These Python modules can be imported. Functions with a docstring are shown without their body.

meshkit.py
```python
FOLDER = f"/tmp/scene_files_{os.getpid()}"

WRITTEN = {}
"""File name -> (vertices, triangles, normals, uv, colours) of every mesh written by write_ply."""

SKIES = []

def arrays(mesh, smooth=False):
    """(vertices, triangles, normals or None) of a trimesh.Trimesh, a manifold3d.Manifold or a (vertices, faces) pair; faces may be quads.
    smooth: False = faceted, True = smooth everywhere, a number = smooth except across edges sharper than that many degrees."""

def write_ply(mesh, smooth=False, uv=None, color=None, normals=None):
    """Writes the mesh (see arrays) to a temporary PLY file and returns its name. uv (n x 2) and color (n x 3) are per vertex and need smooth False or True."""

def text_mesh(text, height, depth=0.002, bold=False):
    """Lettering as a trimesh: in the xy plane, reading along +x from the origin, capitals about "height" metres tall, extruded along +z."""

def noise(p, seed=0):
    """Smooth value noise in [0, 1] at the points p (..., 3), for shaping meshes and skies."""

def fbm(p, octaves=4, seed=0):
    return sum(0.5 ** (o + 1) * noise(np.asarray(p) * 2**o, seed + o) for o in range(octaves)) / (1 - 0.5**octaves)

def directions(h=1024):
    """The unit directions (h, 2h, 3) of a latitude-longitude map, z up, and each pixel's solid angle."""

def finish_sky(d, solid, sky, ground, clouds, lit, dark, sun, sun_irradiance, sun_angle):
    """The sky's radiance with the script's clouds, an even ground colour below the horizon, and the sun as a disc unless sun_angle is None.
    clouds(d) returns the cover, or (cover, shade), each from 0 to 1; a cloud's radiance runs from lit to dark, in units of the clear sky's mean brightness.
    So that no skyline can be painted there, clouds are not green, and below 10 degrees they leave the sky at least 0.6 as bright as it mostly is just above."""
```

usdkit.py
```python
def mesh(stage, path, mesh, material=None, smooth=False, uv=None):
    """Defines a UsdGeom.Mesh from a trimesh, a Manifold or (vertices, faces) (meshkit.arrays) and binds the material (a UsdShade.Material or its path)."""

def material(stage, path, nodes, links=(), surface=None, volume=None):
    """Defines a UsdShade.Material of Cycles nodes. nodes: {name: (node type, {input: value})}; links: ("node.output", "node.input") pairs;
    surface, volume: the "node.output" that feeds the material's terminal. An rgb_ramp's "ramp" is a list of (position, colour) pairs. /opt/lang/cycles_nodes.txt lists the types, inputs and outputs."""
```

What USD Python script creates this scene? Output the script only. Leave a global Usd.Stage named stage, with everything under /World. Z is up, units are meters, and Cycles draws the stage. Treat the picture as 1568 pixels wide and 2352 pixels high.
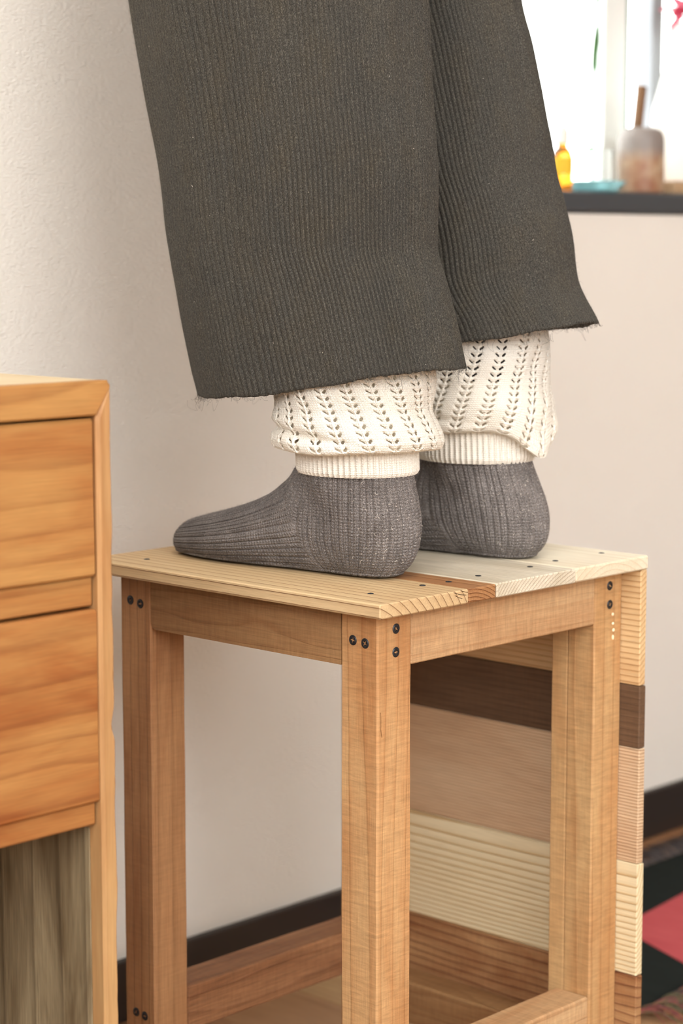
import math, random
import numpy as np, trimesh, manifold3d as m3
from scipy.interpolate import PchipInterpolator
import meshkit, usdkit
from meshkit import noise, fbm
from pxr import Usd, UsdGeom, UsdLux, UsdShade, Gf, Sdf, Vt

stage = Usd.Stage.CreateInMemory()
UsdGeom.SetStageUpAxis(stage, 'Z')
UsdGeom.SetStageMetersPerUnit(stage, 1.0)
UsdGeom.Xform.Define(stage, '/World')
UsdGeom.Scope.Define(stage, '/World/Looks')

# All shapes below are written in drawing units of 0.8 m: x along the wall, y towards the wall, z up from the stool's seat underside
S, Z0 = 0.8, 0.5966
FLOOR = -Z0
# The room (wall, floor, window, rug) is drawn for a wall at y = 0.52 and enlarged about the point CAM by K, which puts the wall at y = 0.62
K, ROOM = 1.0574, [False]
def enlarge(p):
    p = np.asarray(p, float)
    return CAM + (p - CAM) * K if ROOM[0] else p
def Wd(p):
    p = np.asarray(p, float)
    return (p + np.array([0, 0, Z0])) * S

# ------------------------------------------------------------------ camera
FPX, YAW, PITCH = 4790.1, 0.8116, 0.1259
CAM = np.array([-1.334, -1.2217, 0.3186])
fw = np.array([math.sin(YAW) * math.cos(PITCH), math.cos(YAW) * math.cos(PITCH), -math.sin(PITCH)])
rt = np.array([math.cos(YAW), -math.sin(YAW), 0.0])
up = np.cross(rt, fw)
cam = UsdGeom.Camera.Define(stage, '/World/camera')
cp = Wd(CAM)
cam.AddTransformOp().Set(Gf.Matrix4d(*rt, 0, *up, 0, *(-fw), 0, *cp, 1))
cam.CreateHorizontalApertureAttr(15.6)
cam.CreateVerticalApertureAttr(15.6 * 2352 / 1568)
cam.CreateFocalLengthAttr(15.6 * FPX / 1568)
cam.CreateFStopAttr(4.0)
cam.CreateFocusDistanceAttr(1.88 * S)
cam.CreateExposureAttr(-0.06)

# ------------------------------------------------------------------ light: overcast daylight filling the open side of the room and the window
dome = UsdLux.DomeLight.Define(stage, '/World/sky_light')
dome.CreateIntensityAttr(2.2)
dome.CreateColorAttr(Gf.Vec3f(1.0, 0.985, 0.965))
key = UsdLux.RectLight.Define(stage, '/World/daylight_window')
key.CreateWidthAttr(2.7); key.CreateHeightAttr(1.3); key.CreateIntensityAttr(4.0)
key.CreateColorAttr(Gf.Vec3f(0.975, 0.985, 1.0))
def aim(light, pos, target):
    pos, target = np.array(pos, float), np.array(target, float)
    f = (target - pos) / np.linalg.norm(target - pos)
    r = np.cross(f, [0, 0, 1]); r /= np.linalg.norm(r)
    u = np.cross(r, f)
    light.AddTransformOp().Set(Gf.Matrix4d(*r, 0, *u, 0, *(-f), 0, *pos, 1))
aim(key, (-1.05, -3.36, 1.68), (-1.05, 0, 1.68))

side = UsdLux.RectLight.Define(stage, '/World/daylight_side_window')
side.CreateWidthAttr(1.9); side.CreateHeightAttr(1.3); side.CreateIntensityAttr(3.0)
side.CreateColorAttr(Gf.Vec3f(0.975, 0.985, 1.0))
aim(side, (-2.5, -1.55, 1.68), (0, -1.55, 1.68))
lamp = UsdLux.DiskLight.Define(stage, '/World/ceiling_lamp')
lamp.CreateRadiusAttr(0.38); lamp.CreateIntensityAttr(9.0); lamp.CreateColorAttr(Gf.Vec3f(1.0, 0.97, 0.93))
lamp.AddTranslateOp().Set(Gf.Vec3d(-0.55, -0.75, 2.36))

# ------------------------------------------------------------------ helpers
TAKEN = {}
def fresh(parent, name):
    k = TAKEN.get((parent, name), -1) + 1
    TAKEN[(parent, name)] = k
    return f'{parent}/{name}' + (f'_{k:03d}' if k else '')
def hexc(h):
    c = np.array([int(h[i:i + 2], 16) for i in (0, 2, 4)]) / 255.0
    return tuple(np.where(c <= 0.04045, c / 12.92, ((c + 0.055) / 1.055) ** 2.4))
def tag(prim, label=None, cat=None, group=None, kind=None):
    for k, v in (('label', label), ('category', cat), ('group', group), ('kind', kind)):
        if v: prim.SetCustomDataByKey(k, v)
    return prim
def thing(name, label=None, cat=None, at=(0, 0, 0), group=None, kind=None):
    path = fresh('/World', name)
    x = UsdGeom.Xform.Define(stage, path)
    w = Wd(enlarge(at))
    x.AddTranslateOp().Set(Gf.Vec3d(*w))
    ORIGIN[path] = w
    tag(x.GetPrim(), label, cat, group, kind)
    return path
ORIGIN = {'/World': np.zeros(3)}
def put(name, mesh, mat, parent='/World', smooth=30, attrs=None, **kw):
    """One Mesh prim under parent, from drawing units."""
    path = fresh(parent, name)
    top = next(k for k in sorted(ORIGIN, key=len, reverse=True) if path.startswith(k + '/'))
    if attrs:
        v, f = mesh; used = np.unique(f); back = np.zeros(len(v), int); back[used] = np.arange(len(used))
        mesh = (v[used], back[f]); attrs = {k: np.asarray(a).ravel()[used] for k, a in attrs.items()}
    v, f, n = meshkit.arrays(mesh, smooth)
    if n is None: m = usdkit.mesh(stage, path, (Wd(enlarge(v)) - ORIGIN[top], f), mat, False)
    else:
        m = usdkit.mesh(stage, path, (Wd(enlarge(v)) - ORIGIN[top], f), mat, False)
        m.CreateNormalsAttr(Vt.Vec3fArray.FromNumpy(n.astype(np.float32))); m.SetNormalsInterpolation('vertex')
    if attrs:
        for k, a in attrs.items():
            UsdGeom.PrimvarsAPI(m).CreatePrimvar(k, Sdf.ValueTypeNames.FloatArray, 'vertex').Set(Vt.FloatArray.FromNumpy(np.asarray(a, np.float32)))
    tag(m.GetPrim(), **kw)
    return path
def curves(name, strands, widths, mat, parent, **kw):
    """strands: (n, k, 3) in drawing units; widths in metres (k values or n*k)."""
    path = fresh(parent, name)
    top = next(k for k in sorted(ORIGIN, key=len, reverse=True) if path.startswith(k + '/'))
    n, k = strands.shape[:2]
    c = UsdGeom.BasisCurves.Define(stage, path)
    c.CreateTypeAttr('linear')
    c.CreatePointsAttr(Vt.Vec3fArray.FromNumpy((Wd(enlarge(strands.reshape(-1, 3))) - ORIGIN[top]).astype(np.float32)))
    c.CreateCurveVertexCountsAttr(Vt.IntArray.FromNumpy(np.full(n, k, np.int32)))
    w = np.tile(np.asarray(widths, np.float32), n) if np.ndim(widths) == 1 and len(widths) == k else np.full(n * k, widths, np.float32)
    c.CreateWidthsAttr(Vt.FloatArray.FromNumpy(w.astype(np.float32))); c.SetWidthsInterpolation('vertex')
    UsdShade.MaterialBindingAPI.Apply(c.GetPrim()).Bind(mat)
    tag(c.GetPrim(), **kw)
    return path
def box(x0, x1, y0, y1, z0, z1, ch=0.0015, wob=0.0, seed=0, step=0.03):
    """Chamfered box; wob makes its surfaces uneven like sawn timber."""
    pts = []
    for x, sx in ((x0, 1), (x1, -1)):
        for y, sy in ((y0, 1), (y1, -1)):
            for z, sz in ((z0, 1), (z1, -1)):
                pts += [(x + sx * ch, y + sy * ch, z), (x + sx * ch, y, z + sz * ch), (x, y + sy * ch, z + sz * ch)]
    m = m3.Manifold.hull_points(np.array(pts))
    if wob:
        m = m.refine_to_length(step)
        a = m.to_mesh(); v = np.array(a.vert_properties[:, :3], float)
        d = np.stack([fbm(v * 14 + 31 * k, 3, seed + k) - 0.5 for k in range(3)], 1)
        ins = np.minimum.reduce([v[:, 2] - z0, z1 - v[:, 2]])
        v = v + d * wob * 2
        return v, np.array(a.tri_verts)
    return m
def arrays(m):
    if hasattr(m, 'to_mesh'):
        a = m.to_mesh(); return np.array(a.vert_properties[:, :3], float), np.array(a.tri_verts)
    return np.asarray(m[0], float), np.asarray(m[1])
def manifold(v, f):
    return m3.Manifold(m3.Mesh(np.asarray(v, np.float32), np.asarray(f, np.uint32)))
def grid(P, closed=True, flip=False):
    """(rows, cols, 3) -> triangles; closed: the last column repeats the first."""
    r, c = P.shape[:2]
    i = np.arange(r * c).reshape(r, c)
    a, b, d, e = i[:-1, :-1].ravel(), i[:-1, 1:].ravel(), i[1:, 1:].ravel(), i[1:, :-1].ravel()
    f = np.vstack([np.stack([a, b, d], 1), np.stack([a, d, e], 1)])
    return P.reshape(-1, 3), (f[:, ::-1] if flip else f)
def lathe(profile, center=(0, 0, 0), n=48):
    """profile: (r, z) pairs."""
    t = np.linspace(0, 2 * np.pi, n + 1)
    p = np.array(profile, float)
    P = np.stack([p[:, None, 0] * np.cos(t), p[:, None, 0] * np.sin(t), np.repeat(p[:, 1:2], n + 1, 1)], -1) + np.array(center)
    return grid(P)

# ------------------------------------------------------------------ materials
def M(name, nodes, links, surface='p.BSDF'):
    return usdkit.material(stage, '/World/Looks/' + name, nodes, links, surface=surface)
def plain(name, color, rough=0.6, **kw):
    return M(name, {'p': ('principled_bsdf', {'base_color': color, 'roughness': rough, **kw})}, [])
def wood(name, axis, early, late, spacing=0.004, center=(0, 0), warp=0.006, stretch=1.5, fibre=0.25, saw=0.0, blotch=0.2, blotch_color=None,
         rough=0.62, sharp=0.75, bump=0.0004, seed=0.0, ring_amount=1.0, wavy=6.0, sawscale=380.0):
    """Timber with growth rings about an axis that runs along the grain. Lengths in metres."""
    e, l = (hexc(c) if isinstance(c, str) else c for c in (early, late))
    def tone(c):
        c = np.array(c) * (0.79, 0.82, 0.82)
        return tuple(c * 0.90 + 0.10 * c @ np.array([0.3, 0.6, 0.1]))
    e, l = tone(e), tone(l)
    if axis != 'z': center = (center[0], center[1] + 0.04)
    order = {'x': ('x', 'y', 'z'), 'y': ('y', 'x', 'z'), 'z': ('z', 'x', 'y')}[axis]
    n = {
        'g': ('geometry', {}), 'sx': ('separate_xyz', {}), 'v': ('combine_xyz', {}),
        'mw': ('mapping', {'scale': (stretch, wavy, wavy), 'location': (seed * 3.1, seed * 1.7, seed)}),
        'nw': ('noise_texture', {'scale': 1.0, 'detail': 3.0, 'roughness': 0.45}),
        'sub': ('vector_math', {'math_type': 'subtract', 'vector2': (0.5, 0.5, 0.5)}),
        'sc': ('vector_math', {'math_type': 'scale', 'scale': warp * 4}),
        'off': ('vector_math', {'math_type': 'subtract', 'vector2': (0.0, center[0], center[1])}),
        'add': ('vector_math', {'math_type': 'add'}),
        'ring': ('wave_texture', {'wave_type': 'rings', 'rings_direction': 'x', 'profile': 'saw', 'scale': 1 / (spacing * 3.183), 'distortion': 0.0, 'detail': 0.0}),
        'rr': ('rgb_ramp', {'ramp': [(0, (0, 0, 0)), (sharp * 0.6, (0.06, 0.06, 0.06)), (sharp, (0.24,) * 3), (0.94, (1, 1, 1)), (1.0, (0.1,) * 3)]}),
        'rm': ('math', {'math_type': 'multiply', 'value2': ring_amount}),
        'c': ('mix', {'mix_type': 'mix', 'color1': e, 'color2': l}),
        'mf': ('mapping', {'scale': (30.0, 800.0, 800.0)}), 'nf': ('noise_texture', {'scale': 1.0, 'detail': 3.0, 'roughness': 0.6}),
        'fr': ('map_range', {'from_min': 0.25, 'from_max': 0.75, 'to_min': 1 - fibre, 'to_max': 1 + fibre * 0.5}),
        'mb': ('mapping', {'scale': (5.0, 22.0, 22.0), 'location': (seed, seed * 2, 3.0)}), 'nb': ('noise_texture', {'scale': 1.0, 'detail': 4.0, 'roughness': 0.6, 'distortion': 0.6}),
        'br': ('map_range', {'from_min': 0.35, 'from_max': 0.7, 'to_min': 0.0, 'to_max': blotch, 'clamp': True}),
        'bc': ('mix', {'mix_type': 'multiply', 'color2': hexc(blotch_color or 'b88a5c')}),
        'fm': ('mix', {'mix_type': 'multiply', 'fac': 1.0}), 'fc': ('combine_color', {}),
        'bh': ('math', {'math_type': 'multiply_add', 'value2': 0.5}), 'bp': ('bump', {'strength': 1.0, 'distance': bump}),
        'p': ('principled_bsdf', {'roughness': rough, 'specular_ior_level': 0.3}),
    }
    k = [('g.position', 'sx.vector'), (f'sx.{order[0]}', 'v.x'), (f'sx.{order[1]}', 'v.y'), (f'sx.{order[2]}', 'v.z'),
         ('v.vector', 'mw.vector'), ('mw.vector', 'nw.vector'), ('nw.color', 'sub.vector1'), ('sub.vector', 'sc.vector1'),
         ('v.vector', 'off.vector1'), ('off.vector', 'add.vector1'), ('sc.vector', 'add.vector2'), ('add.vector', 'ring.vector'),
         ('ring.fac', 'rr.fac'), ('rr.color', 'rm.value1'), ('rm.value', 'c.fac'), ('v.vector', 'mf.vector'), ('mf.vector', 'nf.vector'), ('nf.fac', 'fr.value'),
         ('v.vector', 'mb.vector'), ('mb.vector', 'nb.vector'), ('nb.fac', 'br.value'), ('br.result', 'bc.fac'), ('c.color', 'bc.color1'),
         ('bc.color', 'fm.color1'), ('fc.color', 'fm.color2'), ('nf.fac', 'bh.value1'), ('rm.value', 'bh.value3'), ('bh.value', 'bp.height'), ('bp.normal', 'p.normal')]
    last = 'fr.result'
    if saw:
        n |= {'ms': ('mapping', {'scale': (sawscale, 42.0, 42.0)}), 'ns': ('noise_texture', {'scale': 1.0, 'detail': 4.0, 'roughness': 0.75, 'distortion': 0.4}),
              'sr': ('map_range', {'from_min': 0.3, 'from_max': 0.72, 'to_min': 1 - saw, 'to_max': 1 + saw * 0.6}), 'fs': ('math', {'math_type': 'multiply'})}
        k += [('v.vector', 'ms.vector'), ('ms.vector', 'ns.vector'), ('ns.fac', 'sr.value'), ('sr.result', 'fs.value1'), ('fr.result', 'fs.value2')]
        last = 'fs.value'
    k += [(last, 'fc.r'), (last, 'fc.g'), (last, 'fc.b'), ('fm.color', 'p.base_color')]
    return M(name, n, k)

def wall_paint():
    n = {'g': ('geometry', {}), 'm1': ('mapping', {'scale': (260, 260, 560)}), 'n1': ('noise_texture', {'scale': 1.0, 'detail': 3.0, 'roughness': 0.6, 'distortion': 0.0}),
         'm2': ('mapping', {'scale': (3, 3, 3)}), 'n2': ('noise_texture', {'scale': 1.0, 'detail': 2.0}),
         'c': ('mix', {'color1': hexc('e6e2da'), 'color2': hexc('eae6df')}),
         'b': ('bump', {'strength': 1.0, 'distance': 0.0019}), 'p': ('principled_bsdf', {'roughness': 0.9, 'specular_ior_level': 0.2})}
    return M('wallpaper', n, [('g.position', 'm1.vector'), ('m1.vector', 'n1.vector'), ('n1.fac', 'b.height'), ('b.normal', 'p.normal'), ('g.position', 'm2.vector'),
                              ('m2.vector', 'n2.vector'), ('n2.fac', 'c.fac'), ('c.color', 'p.base_color')])
wall_mat = wall_paint()
dark_trim = plain('dark_stained_trim', hexc('2a2320'), 0.45)
sill_mat = plain('charcoal_sill', hexc('3d4146'), 0.5)
white_frame = plain('white_window_frame', hexc('dfe6e4'), 0.4)
grey_frame = plain('grey_aluminium', hexc('8d9196'), 0.5)
screw_mat = plain('blackened_steel', hexc('34363a'), 0.42, metallic=0.6)
pane_mat = M('window_glass', {'t': ('transparent_bsdf', {'color': (0.97, 0.99, 0.98)}), 'g': ('glossy_bsdf', {'roughness': 0.0, 'color': (1, 1, 1)}), 'x': ('mix_closure', {'fac': 0.05})},
             [('t.BSDF', 'x.closure1'), ('g.BSDF', 'x.closure2')], 'x.closure')

# stool timbers
leg_mat = wood('leg_timber', 'z', 'deae74', 'c28549', 0.011, (-0.05, -0.03), 0.012, 1.0, 0.12, 0.24, 0.55, 'c98f55', seed=1.0, ring_amount=0.45, bump=0.0005)
legb_mat = wood('leg_timber_brown', 'z', 'c28b59', 'a06f43', 0.008, (0.09, 0.1), 0.006, 0.8, 0.22, 0.12, 0.5, 'a9764a', seed=4.0, ring_amount=0.6)
legr_mat = wood('leg_timber_gold', 'z', 'd8aa70', 'b88048', 0.010, (0.20, 0.05), 0.010, 1.0, 0.12, 0.24, 0.5, 'd1965a', seed=7.0, ring_amount=0.45, bump=0.0005)
apron_y = wood('apron_timber', 'y', 'b88a58', '99683a', 0.009, (0.01, 0.5), 0.02, 2.2, 0.22, 0.16, 0.5, 'a87a4c', seed=2.0, ring_amount=0.5, wavy=14.0)
apron_x = wood('apron_timber_rough', 'x', 'dfb380', 'c58f5a', 0.013, (0.03, 0.30), 0.012, 1.5, 0.18, 0.22, 0.5, 'bf8550', seed=3.0, ring_amount=0.35, bump=0.0008, wavy=10.0)
railx_mat = wood('rail_timber_reddish', 'x', 'b27a4e', '85522f', 0.012, (0.2, 0.0), 0.012, 2.5, 0.35, 0.15, 0.6, '8d5530', seed=9.0, ring_amount=0.4, bump=0.0012, wavy=16.0)
seat_mats = [
    wood('seat_board_straight_grain', 'y', 'e2c08f', '98683a', 0.0060, (-0.06, 0.36), 0.0018, 0.6, 0.16, 0, 0.25, 'c79a62', seed=11.0, sharp=0.86, ring_amount=0.95),
    wood('seat_board_reddish', 'y', 'c08a55', '94592c', 0.0028, (0.078, 0.40), 0.002, 0.7, 0.22, 0, 0.4, 'b57c48', seed=12.0),
    wood('seat_board_weathered', 'y', 'f0e2cc', 'd2b99b', 0.0030, (0.235, 0.33), 0.004, 1.0, 0.2, 0, 0.6, 'cdc6b6', seed=13.0, ring_amount=0.7),
    wood('seat_board_pale', 'y', 'f5e6cb', 'dcc199', 0.0050, (0.25, 0.38), 0.005, 0.8, 0.14, 0, 0.3, 'd0b183', seed=14.0, ring_amount=0.5),
]
panel_mats = [
    wood('panel_board_pine', 'y', 'f2cc96', 'd09a58', 0.0038, (0.45, 0.15), 0.002, 0.6, 0.14, 0, 0.3, 'd3a062', seed=21.0, sharp=0.8),
    wood('panel_board_walnut', 'y', '7e5d42', '5d4330', 0.0050, (0.25, -0.10), 0.003, 0.8, 0.3, 0.1, 0.4, '6b4d36', seed=22.0, ring_amount=0.45),
    wood('panel_board_fine_grain', 'y', 'eccaa4', 'c4956b', 0.0026, (0.26, -0.25), 0.0016, 0.6, 0.16, 0, 0.3, 'cda27a', seed=23.0, sharp=0.7),
    wood('panel_board_wide_grain', 'y', 'f6e3ba', 'cda468', 0.0036, (0.235, 0.205), 0.0040, 1.1, 0.12, 0, 0.2, 'dcbc88', seed=24.0, sharp=0.7),
    wood('panel_board_knotty', 'y', 'd09f69', '9a6440', 0.0080, (0.24, -0.06), 0.010, 2.5, 0.25, 0.1, 0.8, 'a56a42', seed=25.0, wavy=14.0),
]
cab_x = wood('cabinet_timber', 'x', 'be8641', '9a612a', 0.016, (0.1, 0.62), 0.02, 1.6, 0.16, 0, 0.75, 'c77f3f', seed=31.0, ring_amount=0.5, wavy=7.0, rough=0.5, bump=0.0002)
cab_x2 = wood('cabinet_drawer_timber', 'x', 'bc813d', '955a26', 0.020, (0.1, 0.50), 0.03, 1.4, 0.16, 0, 0.85, 'bf7434', seed=35.0, ring_amount=0.55, wavy=7.0, rough=0.5, bump=0.0002)
cab_z = wood('cabinet_stile_timber', 'z', 'cb9d63', 'ad7841', 0.014, (-0.1, 0.12), 0.008, 1.0, 0.16, 0, 0.5, 'cc8c49', seed=33.0, ring_amount=0.45, rough=0.5, bump=0.0002)
cab_y = wood('cabinet_top_timber', 'y', 'e6cfa4', 'd0b080', 0.014, (-0.1, 0.6), 0.008, 1.0, 0.12, 0, 0.3, 'd8b680', seed=34.0, ring_amount=0.4, rough=0.45, bump=0.0002)
cab_in = wood('cabinet_inside_weathered', 'z', 'b8a27c', '8b7758', 0.026, (-0.1, 0.3), 0.015, 0.8, 0.3, 0, 0.9, '7d6a50', seed=36.0, ring_amount=0.8, wavy=5.0)
floor_mats = [wood(f'floor_plank_{i}', 'y', a, b, 0.010, (0.3 + i, -0.2), 0.012, 1.0, 0.2, 0, 0.4, 'b98858', seed=40.0 + i, ring_amount=0.5, rough=0.4)
              for i, (a, b) in enumerate((('c99a6c', 'a5774c'), ('d8b07c', 'ba8e5a'), ('b9845a', '94653c')))]

# ------------------------------------------------------------------ the room
ROOM[0] = True; FLOOR = -0.5469
YW = 0.52                                    # face of the wall
WX0, WX1, WZ0, WZ1 = 0.815, 2.1, 0.3955, 1.30   # window opening
CEIL = 2.45
def wall_with_opening():
    b = m3.Manifold.cube((8.0, 0.15, CEIL - FLOOR)).translate((-3.2, YW, FLOOR))
    h = m3.Manifold.cube((WX1 - WX0, 0.4, WZ1 - WZ0 + 0.03)).translate((WX0, YW - 0.1, WZ0 - 0.03))
    return b - h
wall = put('wall_back', wall_with_opening(), wall_mat, smooth=False, kind='structure', label='pale beige textured wallpaper wall behind the stool')
ceil_mat = plain('ceiling_white', hexc('e9e6e0'), 0.9)
def far_wall():
    b = m3.Manifold.cube((8.2, 0.1, CEIL - FLOOR)).translate((-3.3, -4.4, FLOOR))
    return b - m3.Manifold.cube((3.4, 0.4, 1.66)).translate((-3.01, -4.6, 0.725))
put('wall_front', far_wall(), wall_mat, smooth=False, kind='structure', label='wall with a wide window opening behind the viewer')
put('wall_left', m3.Manifold.cube((0.1, 4.3 + YW, CEIL - FLOOR)).translate((-3.3, -4.3, FLOOR)) - m3.Manifold.cube((0.4, 2.4, 1.66)).translate((-3.5, -3.14, 0.725)), wall_mat, smooth=False, kind='structure', label='side wall far to the left with a window opening')
put('wall_right', box(4.8, 4.9, -4.3, YW, FLOOR, CEIL), plain('tan_far_wall', hexc('b3a48f'), 0.9), smooth=False, kind='structure', label='side wall far to the right')
put('ceiling', box(-3.2, 4.8, -4.3, YW, CEIL, CEIL + 0.05), ceil_mat, smooth=False, kind='structure', label='white ceiling over the room')
put('baseboard_back', box(-3.2, 4.8, YW - 0.011, YW, FLOOR, FLOOR + 0.0717, 0.002), dark_trim, kind='structure', label='dark brown baseboard along the foot of the wall')

floor = thing('floor', 'light brown wooden plank floor', None, (0, 0, FLOOR), kind='structure')
rng = random.Random(5)
put('subfloor', box(-3.2, 4.8, -4.3, YW, FLOOR - 0.05, FLOOR - 0.0125), floor_mats[2], floor, smooth=False)
PW = 0.1213
for i in range(-8, 18):
    x = 0.343 + i * PW
    ends = [-2.4 + rng.random(), -1.0 + 0.5 * rng.random(), YW - 0.001]
    mi = {0: 1, -1: 0, -2: 2}.get(i, rng.choice([0, 1, 2]) if i < 4 else 2)
    for y0, y1 in zip(ends[:-1], ends[1:]):
        put('plank', box(x + 0.0004, x + PW - 0.0004, y0 + 0.0004, y1 - 0.0004, FLOOR - 0.0125, FLOOR, 0.0009), floor_mats[mi], floor, smooth=False)

win = thing('window_1', 'bright window with white frame and charcoal sill', None, (1.45, YW, WZ0), kind='structure')
put('sill', box(WX0 - 0.03, WX1 + 0.03, YW - 0.006, YW + 0.145, WZ0 - 0.0275, WZ0, 0.003), sill_mat, win)
FY = 0.62
for x0, x1, y0, y1, mt in ((WX0, WX0 + 0.03, FY, FY + 0.04, white_frame), (WX1 - 0.03, WX1, FY, FY + 0.04, white_frame)):
    put('jamb', box(x0, x1, y0, y1, WZ0, WZ1), mt, win)
put('rail', box(WX0 + 0.03, WX1 - 0.03, FY, FY + 0.04, WZ0, WZ0 + 0.012), white_frame, win)
put('rail', box(WX0 + 0.03, WX1 - 0.03, FY, FY + 0.04, WZ1 - 0.03, WZ1), white_frame, win)
put('sash_stile', box(1.158, 1.212, FY, FY + 0.02, WZ0 + 0.012, WZ1 - 0.03), white_frame, win)
put('sash_stile', box(1.214, 1.226, FY + 0.004, FY + 0.026, WZ0 + 0.012, WZ1 - 0.03), plain('sash_seal', hexc('86a09c'), 0.5), win)
put('sash_stile', box(1.278, 1.306, FY, FY + 0.03, WZ0 + 0.012, WZ1 - 0.03), grey_frame, win)
put('pane', box(WX0 + 0.03, 1.16, FY + 0.012, FY + 0.016, WZ0 + 0.012, WZ1 - 0.03, 0.0005), pane_mat, win, smooth=False)
put('pane', box(1.303, WX1 - 0.03, FY + 0.012, FY + 0.016, WZ0 + 0.012, WZ1 - 0.03, 0.0005), pane_mat, win, smooth=False)

ROOM[0] = False; FLOOR = -Z0; YW = 0.62
# ------------------------------------------------------------------ the stool
U, V, L, O = 0.3474, 0.3636, 0.045, 0.0252
TS = 0.0133                                   # seat thickness
stool = thing('stool', 'handmade wooden stool with boarded seat and patchwork plank side', 'stool', (V / 2, U / 2, FLOOR))
def screw(parent, pos, axis, r=0.0047, rot=0.3, depth=0.0009):
    """Countersunk Phillips screw head; axis is the outward normal."""
    d = m3.Manifold.cylinder(0.0016, r * 0.9, r, 28)
    d = d + m3.Manifold.cylinder(0.0006, r, r * 0.8, 28).translate((0, 0, 0.0016))
    for a in (0, 90):
        d = d - m3.Manifold.cube((r * 1.15, r * 0.24, 0.004), True).rotate((0, 0, a + math.degrees(rot))).translate((0, 0, 0.0026))
    d = d - m3.Manifold.sphere(r * 0.3, 10).translate((0, 0, 0.0024))
    v, f = arrays(d)
    v[:, 2] -= 0.0016 - depth * 0.3
    n = np.array(axis, float)
    a = np.cross([0.0, 0, 1], n) if abs(n[2]) < 0.9 else np.array([1.0, 0, 0])
    a /= np.linalg.norm(a); b = np.cross(n, a)
    v = v[:, :1] * a + v[:, 1:2] * b + v[:, 2:] * n + np.array(pos)
    return put('screw', (v, f), screw_mat, parent, smooth=25)

# front leg with a short check in the timber
v, f = arrays(box(0, L, 0, L, FLOOR, 0, 0.0016).refine_to_length(0.02))
front = manifold(v, f)
crack = [(-0.001, 0.0035, -0.090), (-0.001, 0.0042, -0.098), (-0.001, 0.0040, -0.106), (-0.001, 0.0056, -0.113)]
for (_, x0, z0), (_, x1, z1) in zip(crack[:-1], crack[1:]):
    pr = [(x0 - 0.0004, -0.001, z0), (x0 + 0.0011, -0.001, z0), (x1 - 0.0004, -0.001, z1), (x1 + 0.0009, -0.001, z1), (x0 + 0.0004, 0.004, z0), (x1 + 0.0003, 0.004, z1)]
    front = front - m3.Manifold.hull_points(np.array(pr))
def uneven(m, amp, seed):
    v, f = arrays(m)
    d = np.stack([fbm(v * 18 + 31 * k, 3, seed + k) - 0.5 for k in range(3)], 1); d[:, 2] = 0
    return v + d * amp * 2, f
leg = put('leg', uneven(front, 0.0005, 3), leg_mat, stool)
for p in ((0, 0.030, -0.028), (0, 0.0152, -0.029)): screw(leg, p, (-1, 0, 0), rot=0.5 + p[1] * 30)
for p in ((0.0238, 0, -0.0170), (0.0236, 0, -0.0382)): screw(leg, p, (0, -1, 0), rot=p[2] * 40)
for p in ((0, 0.030, -0.451), (0, 0.0152, -0.452)): screw(leg, p, (-1, 0, 0), rot=0.5 + p[1] * 30)
legl = put('leg', box(0, L, U - L, U, FLOOR, 0, 0.0016, 0.0005, 8), legb_mat, stool)
for p in ((0, 0.332, -0.0270), (0, 0.3172, -0.0290), (0, 0.331, -0.4505), (0, 0.3178, -0.4515)): screw(legl, p, (-1, 0, 0), rot=p[1] * 50)
legr = put('leg', box(V - L, V, 0, 0.0335, FLOOR, 0, 0.0016, 0.0005, 9), legr_mat, stool)
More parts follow.
